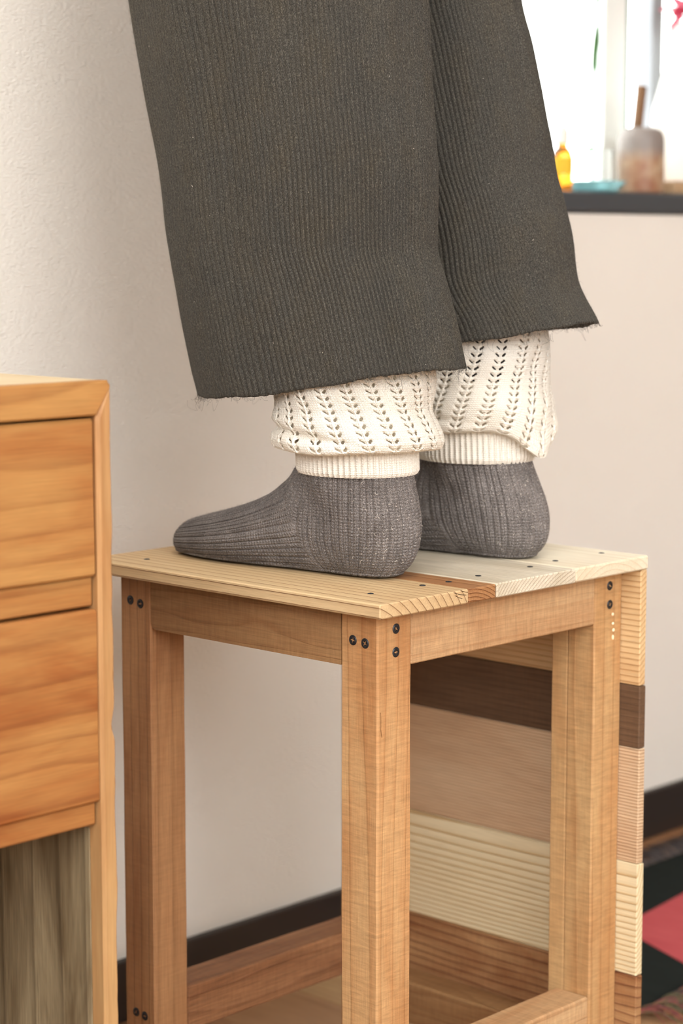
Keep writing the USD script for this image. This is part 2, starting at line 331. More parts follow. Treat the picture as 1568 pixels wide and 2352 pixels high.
for p in ((0.3425, 0, -0.016), (0.343, 0, -0.035)): screw(legr, p, (0, -1, 0), rot=p[2] * 30)
fleck_mat = plain('cream_paint_fleck', hexc('f3e6c4'), 0.35)
for i, (x, z, h) in enumerate(((0.3482, -0.0455, 1), (0.3488, -0.0550, .9), (0.3498, -0.0618, 1.1), (0.3490, -0.0690, 1.6))):
    s = trimesh.creation.icosphere(2, 1.0); s.vertices = s.vertices * (0.0019 if i != 3 else 0.0016, 0.0006, 0.0016 * h) + (x, -0.0002, z)
    put('paint_fleck', s, fleck_mat, legr, smooth=True, label='cream paint fleck' if i == 0 else None)
legb = put('leg', box(V - L, V, U - 0.0335, U, FLOOR, 0, 0.0016, 0.0005, 10), leg_mat, stool)
put('batten', box(V - L + 0.0004, V, 0.0337, 0.0535, FLOOR + 0.03, -0.0005, 0.0012, 0.0004, 12), legr_mat, stool)

# rails: four under the seat, four low down
AH = 0.0525
def round_end_apron():
    """Front-left apron, with a rounded lower corner at its far end."""
    y0, y1, r = L + 0.0003, U - L - 0.0003, 0.007
    pts = [(y0, 0), (y1, 0)] + [(y1 - r + r * math.cos(a), -AH + r + r * math.sin(a)) for a in np.linspace(0, -np.pi / 2, 9)] + [(y0, -AH)]
    cs = m3.CrossSection([np.array(pts)[::-1]]).extrude(0.0225)
    v, f = arrays(cs.refine_to_length(0.03))
    v = np.stack([v[:, 2] + 0.0004, v[:, 0], v[:, 1]], 1)
    return v, f[:, ::-1] if manifold(v, f).volume() < 0 else f
put('apron', round_end_apron(), apron_y, stool)
put('apron', box(L + 0.0003, V - L - 0.0003, 0.0004, 0.024, -AH, 0, 0.0012, 0.0006, 14), apron_x, stool)
put('apron', box(L + 0.0003, V - L - 0.0003, U - 0.024, U - 0.0004, -AH, 0, 0.0012, 0.0004, 15), apron_x, stool)
put('apron', box(V - 0.024, V - 0.0004, 0.054, U - 0.034, -AH, 0, 0.0012, 0.0004, 16), apron_y, stool)
put('lower_rail', box(L + 0.0003, V - L - 0.0003, 0.001, L - 0.004, -0.482, -0.436, 0.0014, 0.0005, 17), apron_x, stool)
put('lower_rail', box(L + 0.0003, V - L - 0.0003, U - L, U - 0.001, -0.476, -0.4285, 0.0014, 0.0007, 18), railx_mat, stool)
put('lower_rail', box(V - 0.0388, V - 0.0004, 0.054, U - 0.034, -0.532, -0.4849, 0.0014, 0.0005, 19), apron_y, stool)

# seat boards, joints left as fine gaps
edges = [-O, 0.0942, 0.1338, 0.2534, 0.3740]
y0, y1 = -O, U + O
tops = [TS, TS - 0.0003, TS + 0.0004, TS + 0.0007]
for i in range(4):
    b = box(edges[i] + 0.0004, edges[i + 1] - 0.0004, y0 + 0.0005 * (i % 2), y1 - 0.0004 * i, 0, tops[i], 0.0011 if i != 3 else 0.0016)
    if i == 0:      # drying cracks in the end grain beside the joint
        for c in (((0.073, 0.0123), (0.081, 0.0095), (0.0905, 0.0080)), ((0.0745, 0.0095), (0.080, 0.0068), (0.0850, 0.0055)), ((0.083, 0.0128), (0.0905, 0.0106), (0.0945, 0.0100))):
            for (a0, b0), (a1, b1) in zip(c[:-1], c[1:]):
                w = 0.00035
                b = b - m3.Manifold.hull_points(np.array([(a0, y0 - 1e-3, b0 - w), (a0, y0 - 1e-3, b0 + w), (a1, y0 - 1e-3, b1 - w), (a1, y0 - 1e-3, b1 + w),
                                                           (a0, y0 + 0.006, b0), (a1, y0 + 0.006, b1)]))
    bd = put('seat_board', b, seat_mats[i], stool)
    heads = [[(0.0132, 0.021), (0.0794, 0.0177), (0.0132, 0.322), (0.0794, 0.325)], [(0.1128, 0.0151), (0.1128, 0.332)], [(0.1554, 0.015), (0.2331, 0.0149), (0.1554, 0.333), (0.2331, 0.333)],
             [(0.2789, 0.0197), (0.3529, 0.0184), (0.2789, 0.330), (0.3529, 0.329)]][i]
    for x, y in heads: screw(bd, (x, y, tops[i]), (0, 0, 1), r=0.0031, rot=x * 60, depth=-0.0002)

# patchwork planks screwed to the outside of the right-hand legs
levels = [0.0, -0.1185, -0.1828, -0.3025, -0.4205, -0.545]
for i in range(5):
    dv = (0, 0.0003, -0.0002, 0.0004, 0)[i]
    put('side_plank', box(V + 0.0002, V + 0.0105 + dv, -0.0228 - 0.0012 * i * 0.6, U + 0.022, levels[i + 1] + 0.0003, levels[i] - 0.0003, 0.0009), panel_mats[i], stool)
knot_mat = plain('dark_knot', hexc('3a2618'), 0.7)
for (y, z, r) in ((0.0600, -0.4135, 0.0028),):
    s = trimesh.creation.icosphere(2, 1.0); s.vertices = s.vertices * (0.0004, r * 0.8, r) + (V + 0.0001, y, z)
    put('knot', s, knot_mat, stool, smooth=True)

# ------------------------------------------------------------------ drawer cabinet
CY, CXR, CT = 0.05, -0.2690, 0.2155
CXL = CXR - 0.56
cab = thing('drawer_cabinet', 'orange-brown wooden drawer cabinet with mitred frame at the left', 'cabinet', ((CXL + CXR) / 2, 0.28, FLOOR))
th = 0.0152
def mitred(pts_front, y0, y1):
    """A frame member: outline (x, z) seen from the front, run back from y0 to y1, its edges eased."""
    c = m3.CrossSection([np.array(pts_front, float)])
    if c.area() < 0: c = m3.CrossSection([np.array(pts_front[::-1], float)])
    e = 0.0022
    m = c.extrude(y1 - y0)
    v, f = arrays(m)
    return np.stack([v[:, 0], y0 + v[:, 2], v[:, 1]], 1), f[:, ::-1]
g = 0.0002
def bevelled(pts, y0, y1, e=0.0018):
    """Convex outline with a small chamfer round its front edges."""
    p = np.array(pts, float); c = p.mean(0)
    inner = p - e * np.sign(p - c)
    P = [(x, y0 + e, z) for x, z in p] + [(x, y0, z) for x, z in inner] + [(x, y1, z) for x, z in p]
    return m3.Manifold.hull_points(np.array(P))
TZ = 0.1885
put('top_board', bevelled([(CXL + 0.005, CT), (CXR - 0.004, CT), (CXR - th, TZ), (CXL + th, TZ)], CY, YW - 0.013), cab_y, cab)
# mitred front edge of the top
put('top_edge', bevelled([(CXL + 0.004, CT + 0.0002), (CXR - 0.0035, CT + 0.0002), (CXR - 0.0005, CT - 0.004), (CXR - th + 0.0006, TZ), (CXL + th, TZ), (CXL, CT - 0.004)], CY - 0.012, CY - g, 0.0016), cab_x, cab)
def side(xo, xi):
    s = 1 if xo > xi else -1
    m = bevelled([(xo, CT - 0.0045), (xo, FLOOR), (xi, FLOOR), (xi, TZ - 0.0006)], CY - 0.012, YW - 0.013, 0.0026)
    v, f = arrays(m.refine_to_length(0.007))
    k = (fbm(np.stack([v[:, 2] * 9, v[:, 2] * 31, v[:, 1] * 3], 1), 3, 5) - 0.5) * 0.0042     # waney edge
    k = k - 0.0035 * np.clip(noise(np.stack([v[:, 2] * 48, v[:, 1] * 0, v[:, 1] * 0], 1), 3) - 0.70, 0, 1) * 3.2 * (v[:, 2] < -0.02)
    at = np.abs(v[:, 0] - xo) < 0.004
    v[at, 0] += s * k[at] * np.clip((CT - v[at, 2]) / 0.15, 0, 1)
    return v, f
sd = put('side_panel', side(CXR, CXR - th), cab_z, cab)
put('inner_lining', box(CXR - th - 0.0016, CXR - th - 0.0002, CY + 0.004, YW - 0.02, FLOOR, -0.146, 0.0003), cab_in, sd, smooth=False, label='weathered grey-brown inner face')
put('side_panel', side(CXL, CXL + th), cab_z, cab)
put('back_panel', box(CXL + th, CXR - th - 0.002, YW - 0.03, YW - 0.014, FLOOR, TZ - 0.001), cab_in, cab)
XI0, XI1 = CXL + th + 0.0008, CXR - th - 0.0006
for k, (zt, zm, zb, ex) in enumerate(((0.1862, 0.0608, 0.0368, 0.0), (0.0344, -0.1228, -0.1430, 0.0022))):
    body = put('drawer', box(XI0 + 0.004, XI1 - 0.004, CY + 0.006, YW - 0.05, zb + 0.004, zt - 0.004), cab_in, cab, smooth=False)
    def front_panel(z0, z1, x1, bow):
        m = box(XI0, x1, CY - 0.009, CY + 0.008, z0, z1, 0.0022).refine_to_length(0.02)
        v, f = arrays(m)
        fr = v[:, 1] < CY
        v[fr, 1] += (noise(np.stack([v[fr, 0] * 7, v[fr, 2] * 14, v[fr, 1] * 0], 1), 4 + k) - 0.5) * 0.0022
        v[:, 2] += (noise(np.stack([v[:, 0] * 9, v[:, 0] * 0, v[:, 2] * 3], 1), 8 + k) - 0.5) * 0.0016 * (np.abs(v[:, 2] - z0) < 0.004)
        return v, f
    put('drawer_front', front_panel(zm + 0.0004, zt, XI1 + ex, 1), cab_x if k == 0 else cab_x2, body)
    m = box(XI0, XI1 - 0.0004, CY - 0.0045, CY + 0.008, zb, zm, 0.0014).refine_to_length(0.03)
    v, f = arrays(m); low = np.abs(v[:, 2] - zb) < 0.003
    v[low, 2] += (noise(np.stack([v[low, 0] * 12, v[low, 0] * 0, v[low, 0] * 0], 1), 21 + k) - 0.5) * 0.004 * k
    put('pull_strip', (v, f), cab_x if k == 0 else cab_x2, body)

# ------------------------------------------------------------------ knitted cloth materials
def attr(name): return ('attribute', {'attribute': name})
def stitch_nodes(px, col, row, slope=0.8):
    """Height of a stocking stitch from a column and a row coordinate (one unit per stitch)."""
    n = {px + 'fl': ('math', {'math_type': 'fraction'}), px + 'c': ('math', {'math_type': 'subtract', 'value2': 0.5}), px + 'ab': ('math', {'math_type': 'absolute'}),
         px + 'sl': ('math', {'math_type': 'multiply_add', 'value2': slope}), px + 'fr': ('math', {'math_type': 'multiply', 'value2': 6.2832}), px + 'co': ('math', {'math_type': 'cosine'}),
         px + 'w': ('math', {'math_type': 'multiply', 'value2': 6.2832}), px + 'ws': ('math', {'math_type': 'sine'}), px + 'wa': ('math', {'math_type': 'absolute'}), px + 'wp': ('math', {'math_type': 'power', 'value2': 0.6}),
         px + 'cm': ('math', {'math_type': 'multiply_add', 'value2': 0.3, 'value3': 0.7}), px + 'h': ('math', {'math_type': 'multiply'})}
    k = [(col, px + 'fl.value1'), (px + 'fl.value', px + 'c.value1'), (px + 'c.value', px + 'ab.value1'), (px + 'ab.value', px + 'sl.value1'), (row, px + 'sl.value3'),
         (px + 'sl.value', px + 'fr.value1'), (px + 'fr.value', px + 'co.value1'), (col, px + 'w.value1'), (px + 'w.value', px + 'ws.value1'), (px + 'ws.value', px + 'wa.value1'),
         (px + 'wa.value', px + 'wp.value1'), (px + 'co.value', px + 'cm.value1'), (px + 'cm.value', px + 'h.value1'), (px + 'wp.value', px + 'h.value2')]
    return n, k, px + 'h.value'
def sock_material():
    na, ka, ha = stitch_nodes('a', 'ca.fac', 'ra.fac')
    nb, kb, hb = stitch_nodes('b', 'cb.fac', 'rb.fac')
    n = {**na, **nb, 'ca': attr('col_a'), 'ra': attr('row_a'), 'cb': attr('col_b'), 'rb': attr('row_b'), 'mx': attr('zone'), 'm': ('mix_float', {}),
         # ribbing: every third stitch column lies deep
         'qa': ('math', {'math_type': 'multiply', 'value2': 6.2832 / 3}), 'qs': ('math', {'math_type': 'sine'}), 'qb': ('math', {'math_type': 'multiply', 'value2': 6.2832 / 3}), 'qt': ('math', {'math_type': 'sine'}), 'qm': ('mix_float', {}),
         'hh': ('math', {'math_type': 'multiply_add', 'value2': 0.55}),
         'g': ('geometry', {}), 'm1': ('mapping', {'scale': (1700, 1700, 1700)}), 'n1': ('noise_texture', {'scale': 1.0, 'detail': 2.0, 'roughness': 0.7}),
         'm2': ('mapping', {'scale': (60, 60, 60)}), 'n2': ('noise_texture', {'scale': 1.0, 'detail': 3.0}),
         'r1': ('rgb_ramp', {'ramp': [(0.30, hexc('45413f')), (0.5, hexc('6a6563')), (0.62, hexc('8e8885')), (0.76, hexc('cfc9c3'))]}),
         'r2': ('map_range', {'from_min': 0.3, 'from_max': 0.7, 'to_min': 0.8, 'to_max': 1.15}), 'cc': ('combine_color', {}), 'mu': ('mix', {'mix_type': 'multiply', 'fac': 1.0}),
         'hf': ('math', {'math_type': 'multiply_add', 'value2': 0.35}),
         'b': ('bump', {'strength': 1.0, 'distance': 0.0011}), 'p': ('principled_bsdf', {'roughness': 0.95, 'specular_ior_level': 0.1, 'sheen_weight': 0.25, 'sheen_roughness': 0.5, 'sheen_tint': hexc('b5aca6')})}
    k = ka + kb + [(ha, 'm.a'), (hb, 'm.b'), ('mx.fac', 'm.fac'), ('ca.fac', 'qa.value1'), ('qa.value', 'qs.value1'), ('cb.fac', 'qb.value1'), ('qb.value', 'qt.value1'), ('qs.value', 'qm.a'), ('qt.value', 'qm.b'), ('mx.fac', 'qm.fac'),
                   ('qm.result', 'hh.value1'), ('m.result', 'hh.value3'), ('g.position', 'm1.vector'), ('m1.vector', 'n1.vector'), ('n1.fac', 'r1.fac'), ('g.position', 'm2.vector'), ('m2.vector', 'n2.vector'),
                   ('n2.fac', 'r2.value'), ('r2.result', 'cc.r'), ('r2.result', 'cc.g'), ('r2.result', 'cc.b'), ('r1.color', 'mu.color1'), ('cc.color', 'mu.color2'), ('mu.color', 'p.base_color'),
                   ('n1.fac', 'hf.value1'), ('hh.value', 'hf.value3'), ('hf.value', 'b.height'), ('b.normal', 'p.normal')]
    return M('grey_wool_knit', n, k)
def warmer_material():
    na, ka, ha = stitch_nodes('a', 'ca.fac', 'ra.fac')
    n = {**na, 'ca': attr('col_a'), 'ra': attr('row_a'), 'g': ('geometry', {}), 'm1': ('mapping', {'scale': (1500, 1500, 1500)}), 'n1': ('noise_texture', {'scale': 1.0, 'detail': 2.0}),
         'c': ('mix', {'color1': hexc('f0eadd'), 'color2': hexc('fbf8f0')}), 'hf': ('math', {'math_type': 'multiply_add', 'value2': 0.4}), 'b': ('bump', {'strength': 0.8, 'distance': 0.0007}),
         'p': ('principled_bsdf', {'roughness': 0.9, 'specular_ior_level': 0.1, 'sheen_weight': 0.2}), 't': ('translucent_bsdf', {'color': hexc('f1e6cf')}), 'x': ('mix_closure', {'fac': 0.2})}
    k = ka + [('g.position', 'm1.vector'), ('m1.vector', 'n1.vector'), ('n1.fac', 'c.fac'), ('c.color', 'p.base_color'), ('n1.fac', 'hf.value1'), (ha, 'hf.value3'), ('hf.value', 'b.height'), ('b.normal', 'p.normal'),
              ('p.BSDF', 'x.closure1'), ('t.BSDF', 'x.closure2')]
    return M('cream_lace_knit', n, k, 'x.closure')
def trouser_material():
    n = {'g': ('geometry', {}), 'm1': ('mapping', {'scale': (1500, 1500, 800)}), 'n1': ('noise_texture', {'scale': 1.0, 'detail': 3.0, 'roughness': 0.7}),
         'm2': ('mapping', {'scale': (46, 46, 26)}), 'n2': ('noise_texture', {'scale': 1.0, 'detail': 4.0, 'roughness': 0.65}),
         'm3': ('mapping', {'scale': (420, 420, 300)}), 'v3': ('voronoi_texture', {'scale': 1.0}), 's3': ('math', {'math_type': 'less_than', 'value2': 0.0}),
         'r1': ('rgb_ramp', {'ramp': [(0.28, hexc('272726')), (0.5, hexc('484642')), (0.64, hexc('625f5a')), (0.8, hexc('9d988f'))]}),
         'r2': ('rgb_ramp', {'ramp': [(0.3, hexc('d4d5d4')), (0.5, hexc('dbdad6')), (0.72, hexc('e1dcd1'))]}), 'mu': ('mix', {'mix_type': 'multiply', 'fac': 1.0}),
         'b': ('bump', {'strength': 0.9, 'distance': 0.0004}), 'p': ('principled_bsdf', {'roughness': 0.95, 'specular_ior_level': 0.08, 'sheen_weight': 0.16, 'sheen_roughness': 0.45, 'sheen_tint': hexc('a8a298')})}
    k = [('g.position', 'm1.vector'), ('m1.vector', 'n1.vector'), ('n1.fac', 'r1.fac'), ('g.position', 'm2.vector'), ('m2.vector', 'n2.vector'), ('n2.fac', 'r2.fac'), ('r1.color', 'mu.color1'), ('r2.color', 'mu.color2'),
         ('mu.color', 'p.base_color'), ('n1.fac', 'b.height'), ('b.normal', 'p.normal')]
    n = {a: b for a, b in n.items() if a not in ('m3', 'v3', 's3')}
    return M('charcoal_rib_jersey', n, k)
sock_mat, warmer_mat, trouser_mat = sock_material(), warmer_material(), trouser_material()
fuzz_dark = plain('charcoal_wool_fibre', hexc('57534d'), 0.9)
fuzz_grey = plain('grey_wool_fibre', hexc('7d7672'), 0.9)
fuzz_white = plain('cream_wool_fibre', hexc('f0eadb'), 0.9)
fuzz_pale = plain('pale_lint', hexc('cfc7bd'), 0.9)
skin_mat = plain('skin', hexc('c99a7c'), 0.55)

# ------------------------------------------------------------------ the person on the stool
ST = TS + 0.0013                              # top of the seat under the feet
VL, VR = 0.091, 0.272                         # the two feet
person = thing('person', 'person in charcoal wide trousers, cream leg warmers and grey socks standing on the stool', 'person', (0.19, 0.13, ST))
nprng = np.random.default_rng(7)

def fuzz(V, F, count, length, parent, mat, width=6e-5, keep=None, lie=0.5, name='fuzz', seg=3):
    """Loose fibres standing off a surface."""
    a, b, c = V[F[:, 0]], V[F[:, 1]], V[F[:, 2]]
    nn = np.cross(b - a, c - a); ar = np.linalg.norm(nn, axis=1)
    w = ar.copy()
    cen = (a + b + c) / 3
    if keep is not None: w = w * keep(cen, nn / np.maximum(ar, 1e-12)[:, None])
    i = nprng.choice(len(F), count, p=w / w.sum())
    r1, r2 = nprng.random((2, count)); s = np.sqrt(r1)
    p = (1 - s)[:, None] * a[i] + (s * (1 - r2))[:, None] * b[i] + (s * r2)[:, None] * c[i]
    n = nn[i] / ar[i][:, None]
    t = nprng.normal(size=(count, 3)); t -= (t * n).sum(1, keepdims=True) * n; t /= np.linalg.norm(t, axis=1, keepdims=True)
    t2 = np.cross(n, t)
    ln = length * (0.4 + nprng.random(count))[:, None]
    k = np.linspace(0, 1, seg + 1)
    out = np.stack([p + ln * (q * (1 - lie) * n + lie * q * t + 0.3 * q * q * t2 * nprng.normal(size=(count, 1))) for q in k], 1)
    wd = np.tile(np.linspace(width, width * 0.4, seg + 1), count)
    curves(name, out, wd, mat, parent, kind='stuff')

# --- socks: rings carried along the foot, each ring spanning from the instep line to the sole and heel line
def sock(vc, du, lean, side, seedy):
    st = [  # instep (u, z), sole/heel (u, z), half width, width centre
        (.3530, .017, .3530, .013, .004, .012), (.350, .0245, .350, .005, .019, .012), (.342, .0295, .342, -.001, .032, .010), (.326, .0340, .326, -.005, .0435, .006),
        (.300, .0405, .300, -.005, .0505, .003), (.265, .0495, .265, -.005, .0535, .0), (.235, .0585, .235, -.005, .0525, -.001), (.210, .0690, .204, -.005, .0495, -.001),
        (.194, .080, .168, -.005, .046, 0), (.182, .0905, .132, -.005, .044, 0), (.1755, .100, .100, -.005, .043, 0), (.1715, .106, .072, -.002, .0425, 0), (.169, .1105, .054, .008, .0425, 0),
        (.168, .1145, .0455, .024, .0435, 0), (.1672, .118, .0438, .043, .0445, 0), (.1665, .1225, .0475, .065, .0450, 0), (.166, .128, .0525, .085, .0455, 0), (.166, .136, .0555, .110, .046, 0), (.166, .150, .0555, .140, .046, 0), (.166, .165, .0555, .160, .046, 0)]
    st = np.array(st); s = np.r_[0, np.cumsum(np.linalg.norm(np.diff((st[:, :2] + st[:, 2:4]) / 2, axis=0), axis=1) + 0.35 * np.linalg.norm(np.diff(st[:, 2:4], axis=0), axis=1))]
    f = PchipInterpolator(s, st); T = np.linspace(0, s[-1], 300); q = f(T)
    N = 480; th = np.linspace(0, 2 * np.pi, N + 1)
    co, si = np.cos(th), np.sin(th)
    e = 2 / 2.25
    cs, ss = np.sign(co) * np.abs(co) ** e, np.sign(si) * np.abs(si) ** e
    I, Oo = q[:, :2], q[:, 2:4]
    mid, half = (I + Oo) / 2, (I - Oo) / 2
    P = np.zeros((len(T), N + 1, 3))
    P[..., 1] = mid[:, :1] + half[:, :1] * cs
    P[..., 2] = mid[:, 1:] + half[:, 1:] * cs
    foot = np.clip((P[..., 1] - 0.16) / 0.08, 0, 1)
    wide = q[:, 4:5] * ss * (1 + 0.10 * foot * -cs)                # broader near the sole
    P[..., 0] = vc + side * q[:, 5:6] * 1.0 + wide
    # ankle bones, tendon hollow, toe line
    ank = np.exp(-(((P[..., 1] - 0.118) / 0.017) ** 2 + ((P[..., 2] - 0.088) / 0.017) ** 2))
    P[..., 0] += np.sign(P[..., 0] - vc) * ank * 0.0045
    hol = np.exp(-(((P[..., 1] - 0.072) / 0.012) ** 2 + ((P[..., 2] - 0.085) / 0.03) ** 2))
    P[..., 0] -= np.sign(P[..., 0] - vc) * hol * 0.004
    P[..., 2] = np.where(P[..., 2] < 0.004, np.maximum(P[..., 2], 0) * 0.6 + 0.0, P[..., 2])
    k = np.clip(P[..., 2] / 0.15, 0, 1) ** 1.3
    P[..., 1] += du + lean * k
    P[..., 2] += 0
    w = (fbm(P * 55, 3, seedy) - 0.5)[..., None] * 0.0016
    cen = np.stack([np.full(len(T), vc), mid[:, 0] + du, mid[:, 1]], 1)[:, None, :]
    dirn = P - cen; dirn /= np.maximum(np.linalg.norm(dirn, axis=2, keepdims=True), 1e-9)
    P = P + dirn * w * (P[..., 2:3] > 0.002)
    nst = 58
    col_a = np.tile(th / (2 * np.pi) * nst, (len(T), 1))
    arc = np.r_[0, np.cumsum(np.linalg.norm(np.diff(mid, axis=0), axis=1))]
    row_a = np.repeat((arc / 0.0030)[:, None], N + 1, 1)
    uu, zz = P[..., 1] - du - lean * k, P[..., 2]
    ph = np.arctan2(P[..., 0] - vc, uu - 0.112)
    ph = np.where(np.arange(N + 1) <= N // 2, np.mod(ph + 1e-6, 2 * np.pi), np.mod(ph - 1e-6, 2 * np.pi))
    ph[:, N] = 2 * np.pi; ph[:, 0] = 0
    col_b = ph / (2 * np.pi) * nst
    row_b = zz / 0.0030
    dline = uu - (0.130 + zz * 0.50)                        # the turn of the heel
    zone = np.clip(0.5 - dline / 0.010, 0, 1)
    def ribs(c): return 0.55 * np.abs(np.sin(np.pi * c)) ** 0.7 + 0.45 * np.abs(np.sin(np.pi * c / 2)) ** 0.7
    soft = np.clip((0.349 - uu) / 0.02, 0, 1) * (1 - 0.5 * np.clip((0.03 - zz) / 0.03, 0, 1) * (zone > 0.5))
    P = P + dirn * ((ribs(col_a) * (1 - zone) + ribs(col_b) * zone - 0.6) * 0.0024 * (1 + 0.4 * zone) * soft)[..., None]
    P[..., 2] = np.maximum(P[..., 2], 0.0) + ST + 0.0002
    Vv, Ff = grid(P)
    Ff = Ff if manifold_sign(P) else Ff[:, ::-1]
    path = put('sock', (Vv, Ff), sock_mat, person, smooth=True, attrs={'col_a': col_a.ravel(), 'row_a': row_a.ravel(), 'col_b': col_b.ravel(), 'row_b': row_b.ravel(), 'zone': zone.ravel()})
    fuzz(Vv, Ff, 9000, 0.0034, path, fuzz_grey, 5e-5, keep=lambda c, n: (c[:, 2] > ST + 0.005) * 1.0)
    fuzz(Vv, Ff, 120, 0.0035, path, fuzz_pale, 3.2e-4, keep=lambda c, n: ((c[:, 2] > ST + 0.01) & (c[:, 1] < du + 0.09)) * 1.0, lie=0.8, name='pilling')
    return P
def manifold_sign(P):
    v, f = grid(P)
    return float(np.einsum('ij,ij->i', v[f[:, 0]], np.cross(v[f[:, 1]], v[f[:, 2]])).sum() - 0) > 0
def orient(P):
    """Faces of a closed-round grid turned outwards (its rings are star shaped about their mean)."""
    v, f = grid(P)
    n = np.cross(v[f[:, 1]] - v[f[:, 0]], v[f[:, 2]] - v[f[:, 0]])
    c = P.mean(1); ci = np.repeat(np.arange(P.shape[0] - 1), P.shape[1] - 1); ci = np.r_[ci, ci]
    return (v, f) if (n * (v[f].mean(1) - c[ci])).sum() > 0 else (v, f[:, ::-1])
manifold_sign = lambda P: (lambda v, f: np.array_equal(f, grid(P)[1]))(*orient(P))
sock(VL, 0.0, 0.0, 1, 1)
sock(VR, -0.016, 0.036, -1, 2)

# --- leg warmers with real eyelets
def warmer(vc, uc, prof, twist, lip, seedy, lean, lining, crease, cols=20, flat=(0.94, 1.05)):
    """prof: (radius, height) from the cuff upward; lip(theta) shifts the slouched fold."""
    p = np.array(prof, float)
    s = np.r_[0, np.cumsum(np.linalg.norm(np.diff(p, axis=0), axis=1))]
    f = PchipInterpolator(s, p); rows = int(s[-1] / 0.00062); T = np.linspace(0, s[-1], rows); q = f(T)
    N = 760; th = np.linspace(0, 2 * np.pi, N + 1)
    r = np.repeat(q[:, :1], N + 1, 1); z = np.repeat(q[:, 1:], N + 1, 1)
    cuff = s[3]                                        # the ribbed cuff ends here
    above = np.clip((T - cuff) / 0.02, 0, 1)[:, None]
    ang = np.stack([np.cos(th), np.sin(th)], 1)
    def an(scale, zz, sd): return noise(np.stack([ang[None, :, 0] * scale + 0 * zz, ang[None, :, 1] * scale + 0 * zz, zz * 30], -1), sd) - 0.5
    z = z + above * lip(th)[None, :] * np.clip(1 - (T[:, None] - cuff) / 0.055, 0, 1)
    z = z + above * an(1.5, z * 0, seedy) * 0.007 * np.clip(1.3 - (T[:, None] - cuff) / 0.06, 0, 1)
    r = r + above * an(1.7, z, seedy + 1) * 0.010 + above * an(4.0, z * 1.6, seedy + 2) * 0.004
    # a crease that runs round the slouched part
    t0 = cuff + 0.027 + 0.013 * np.cos(th - 5.5)
    r = r - crease * np.exp(-((T[:, None] - t0[None]) / 0.0046) ** 2) * np.clip(np.cos(th - 5.2) * 1.6 - 0.3, 0, 1)
    m = T[:, None] - cuff
    col = th[None, :] * cols / (2 * np.pi) + twist * T[:, None]
    row = T[:, None] / 0.0064 + 0 * th[None]
    fx, fy = np.mod(col, 1) - 0.5, np.mod(row, 1) - 0.5
    W = 0.0246
    x, y = -fx * W, fy * 0.0064
    lace = np.clip(m / 0.004, 0, 1)
    # a spine with a slit on one side and a rounder eyelet on the other, both slanting down to it
    def seg(ax, ay, bx, by):
        d = np.array([bx - ax, by - ay]); L2 = (d ** 2).sum()
        t = np.clip(((x - ax) * d[0] + (y - ay) * d[1]) / L2, 0, 1)
        return np.hypot(x - ax - t * d[0], y - ay - t * d[1])
    h1 = seg(-0.0058, 0.0014, -0.0022, -0.0012); h2 = seg(0.0022, -0.0008, 0.0042, 0.0008)
    hole = np.minimum(h1 - 0.00065, h2 - 0.0012)
    hole = np.where(lace > 0.99, hole, 1)
    lift = -0.0016 * np.exp(-np.clip(hole, 0, 1) / 0.0010) * lace + 0.0006 * np.exp(-(x / 0.0014) ** 2) * lace
    rib = 0.0010 * np.sin(th[None] * 66) * (1 - lace)
    st = 0.0003 * np.abs(np.sin(np.pi * col * 9)) * lace
    r = r + lift + rib + st
    P = np.stack([vc + r * flat[0] * np.sin(th), uc + r * flat[1] * np.cos(th) + lean * (z - 0.12), z], -1)
    Vv, Ff = orient(P)
    hv = hole.ravel()
    Fk = Ff[~((hv[Ff] < 0).sum(1) >= 2)]
    col_a = np.where(lace > 0.5, col * 10, th[None] * 33 / np.pi / 2 * 2 + 0 * col)
    path = put('leg_warmer', (Vv, Fk), warmer_mat, person, smooth=True, attrs={'col_a': col_a.ravel(), 'row_a': (row * 3.0).ravel()})
    fuzz(Vv, Fk, 5000, 0.0032, path, fuzz_white, 5e-5)
    # a second layer of the tube, doubled up inside the slouch
    zz = np.linspace(p[3, 1] + 0.001, lining, 24); tt = np.linspace(0, 2 * np.pi, 97); rr = np.interp(zz, [p[3, 1], p[3, 1] + 0.012, 0.26], [p[3, 0] - 0.0035, 0.066, 0.056])
    Li = np.stack([vc + rr[:, None] * flat[0] * np.sin(tt), uc + rr[:, None] * flat[1] * np.cos(tt) + lean * (zz[:, None] - 0.12), np.repeat(zz[:, None], 97, 1)], -1)
    v, f = orient(Li)
    put('inner_layer', (v, f), warmer_mat, path, smooth=True, attrs={'col_a': np.tile(tt * 30, (24, 1)).ravel(), 'row_a': np.repeat(zz * 300, 97)})
prof_l = [(.0548, .1095), (.0572, .114), (.0572, .124), (.0575, .138), (.0630, .1395), (.0700, .1335), (.0755, .1350), (.0795, .1430), (.0798, .158), (.0765, .172), (.0755, .190), (.074, .212), (.066, .236)]
warmer(VL, 0.110, prof_l, -15.0, lambda t: -0.004 * np.cos(t + 2.2), 3, 0.05, 0.235, 0.0055)
prof_r = [(.0560, .1085), (.0585, .114), (.0582, .126), (.0585, .141), (.0640, .1435), (.0715, .1375), (.0762, .1390), (.0785, .1480), (.0785, .165), (.0765, .185), (.0765, .21), (.074, .238), (.062, .262)]
warmer(VR, 0.1165, prof_r, 13.0, lambda t: 0.003 - 0.040 * np.exp(-((np.mod(t - 3.05 + np.pi, 2 * np.pi) - np.pi) / 0.40) ** 2), 13, 0.05, 0.190, 0.003)

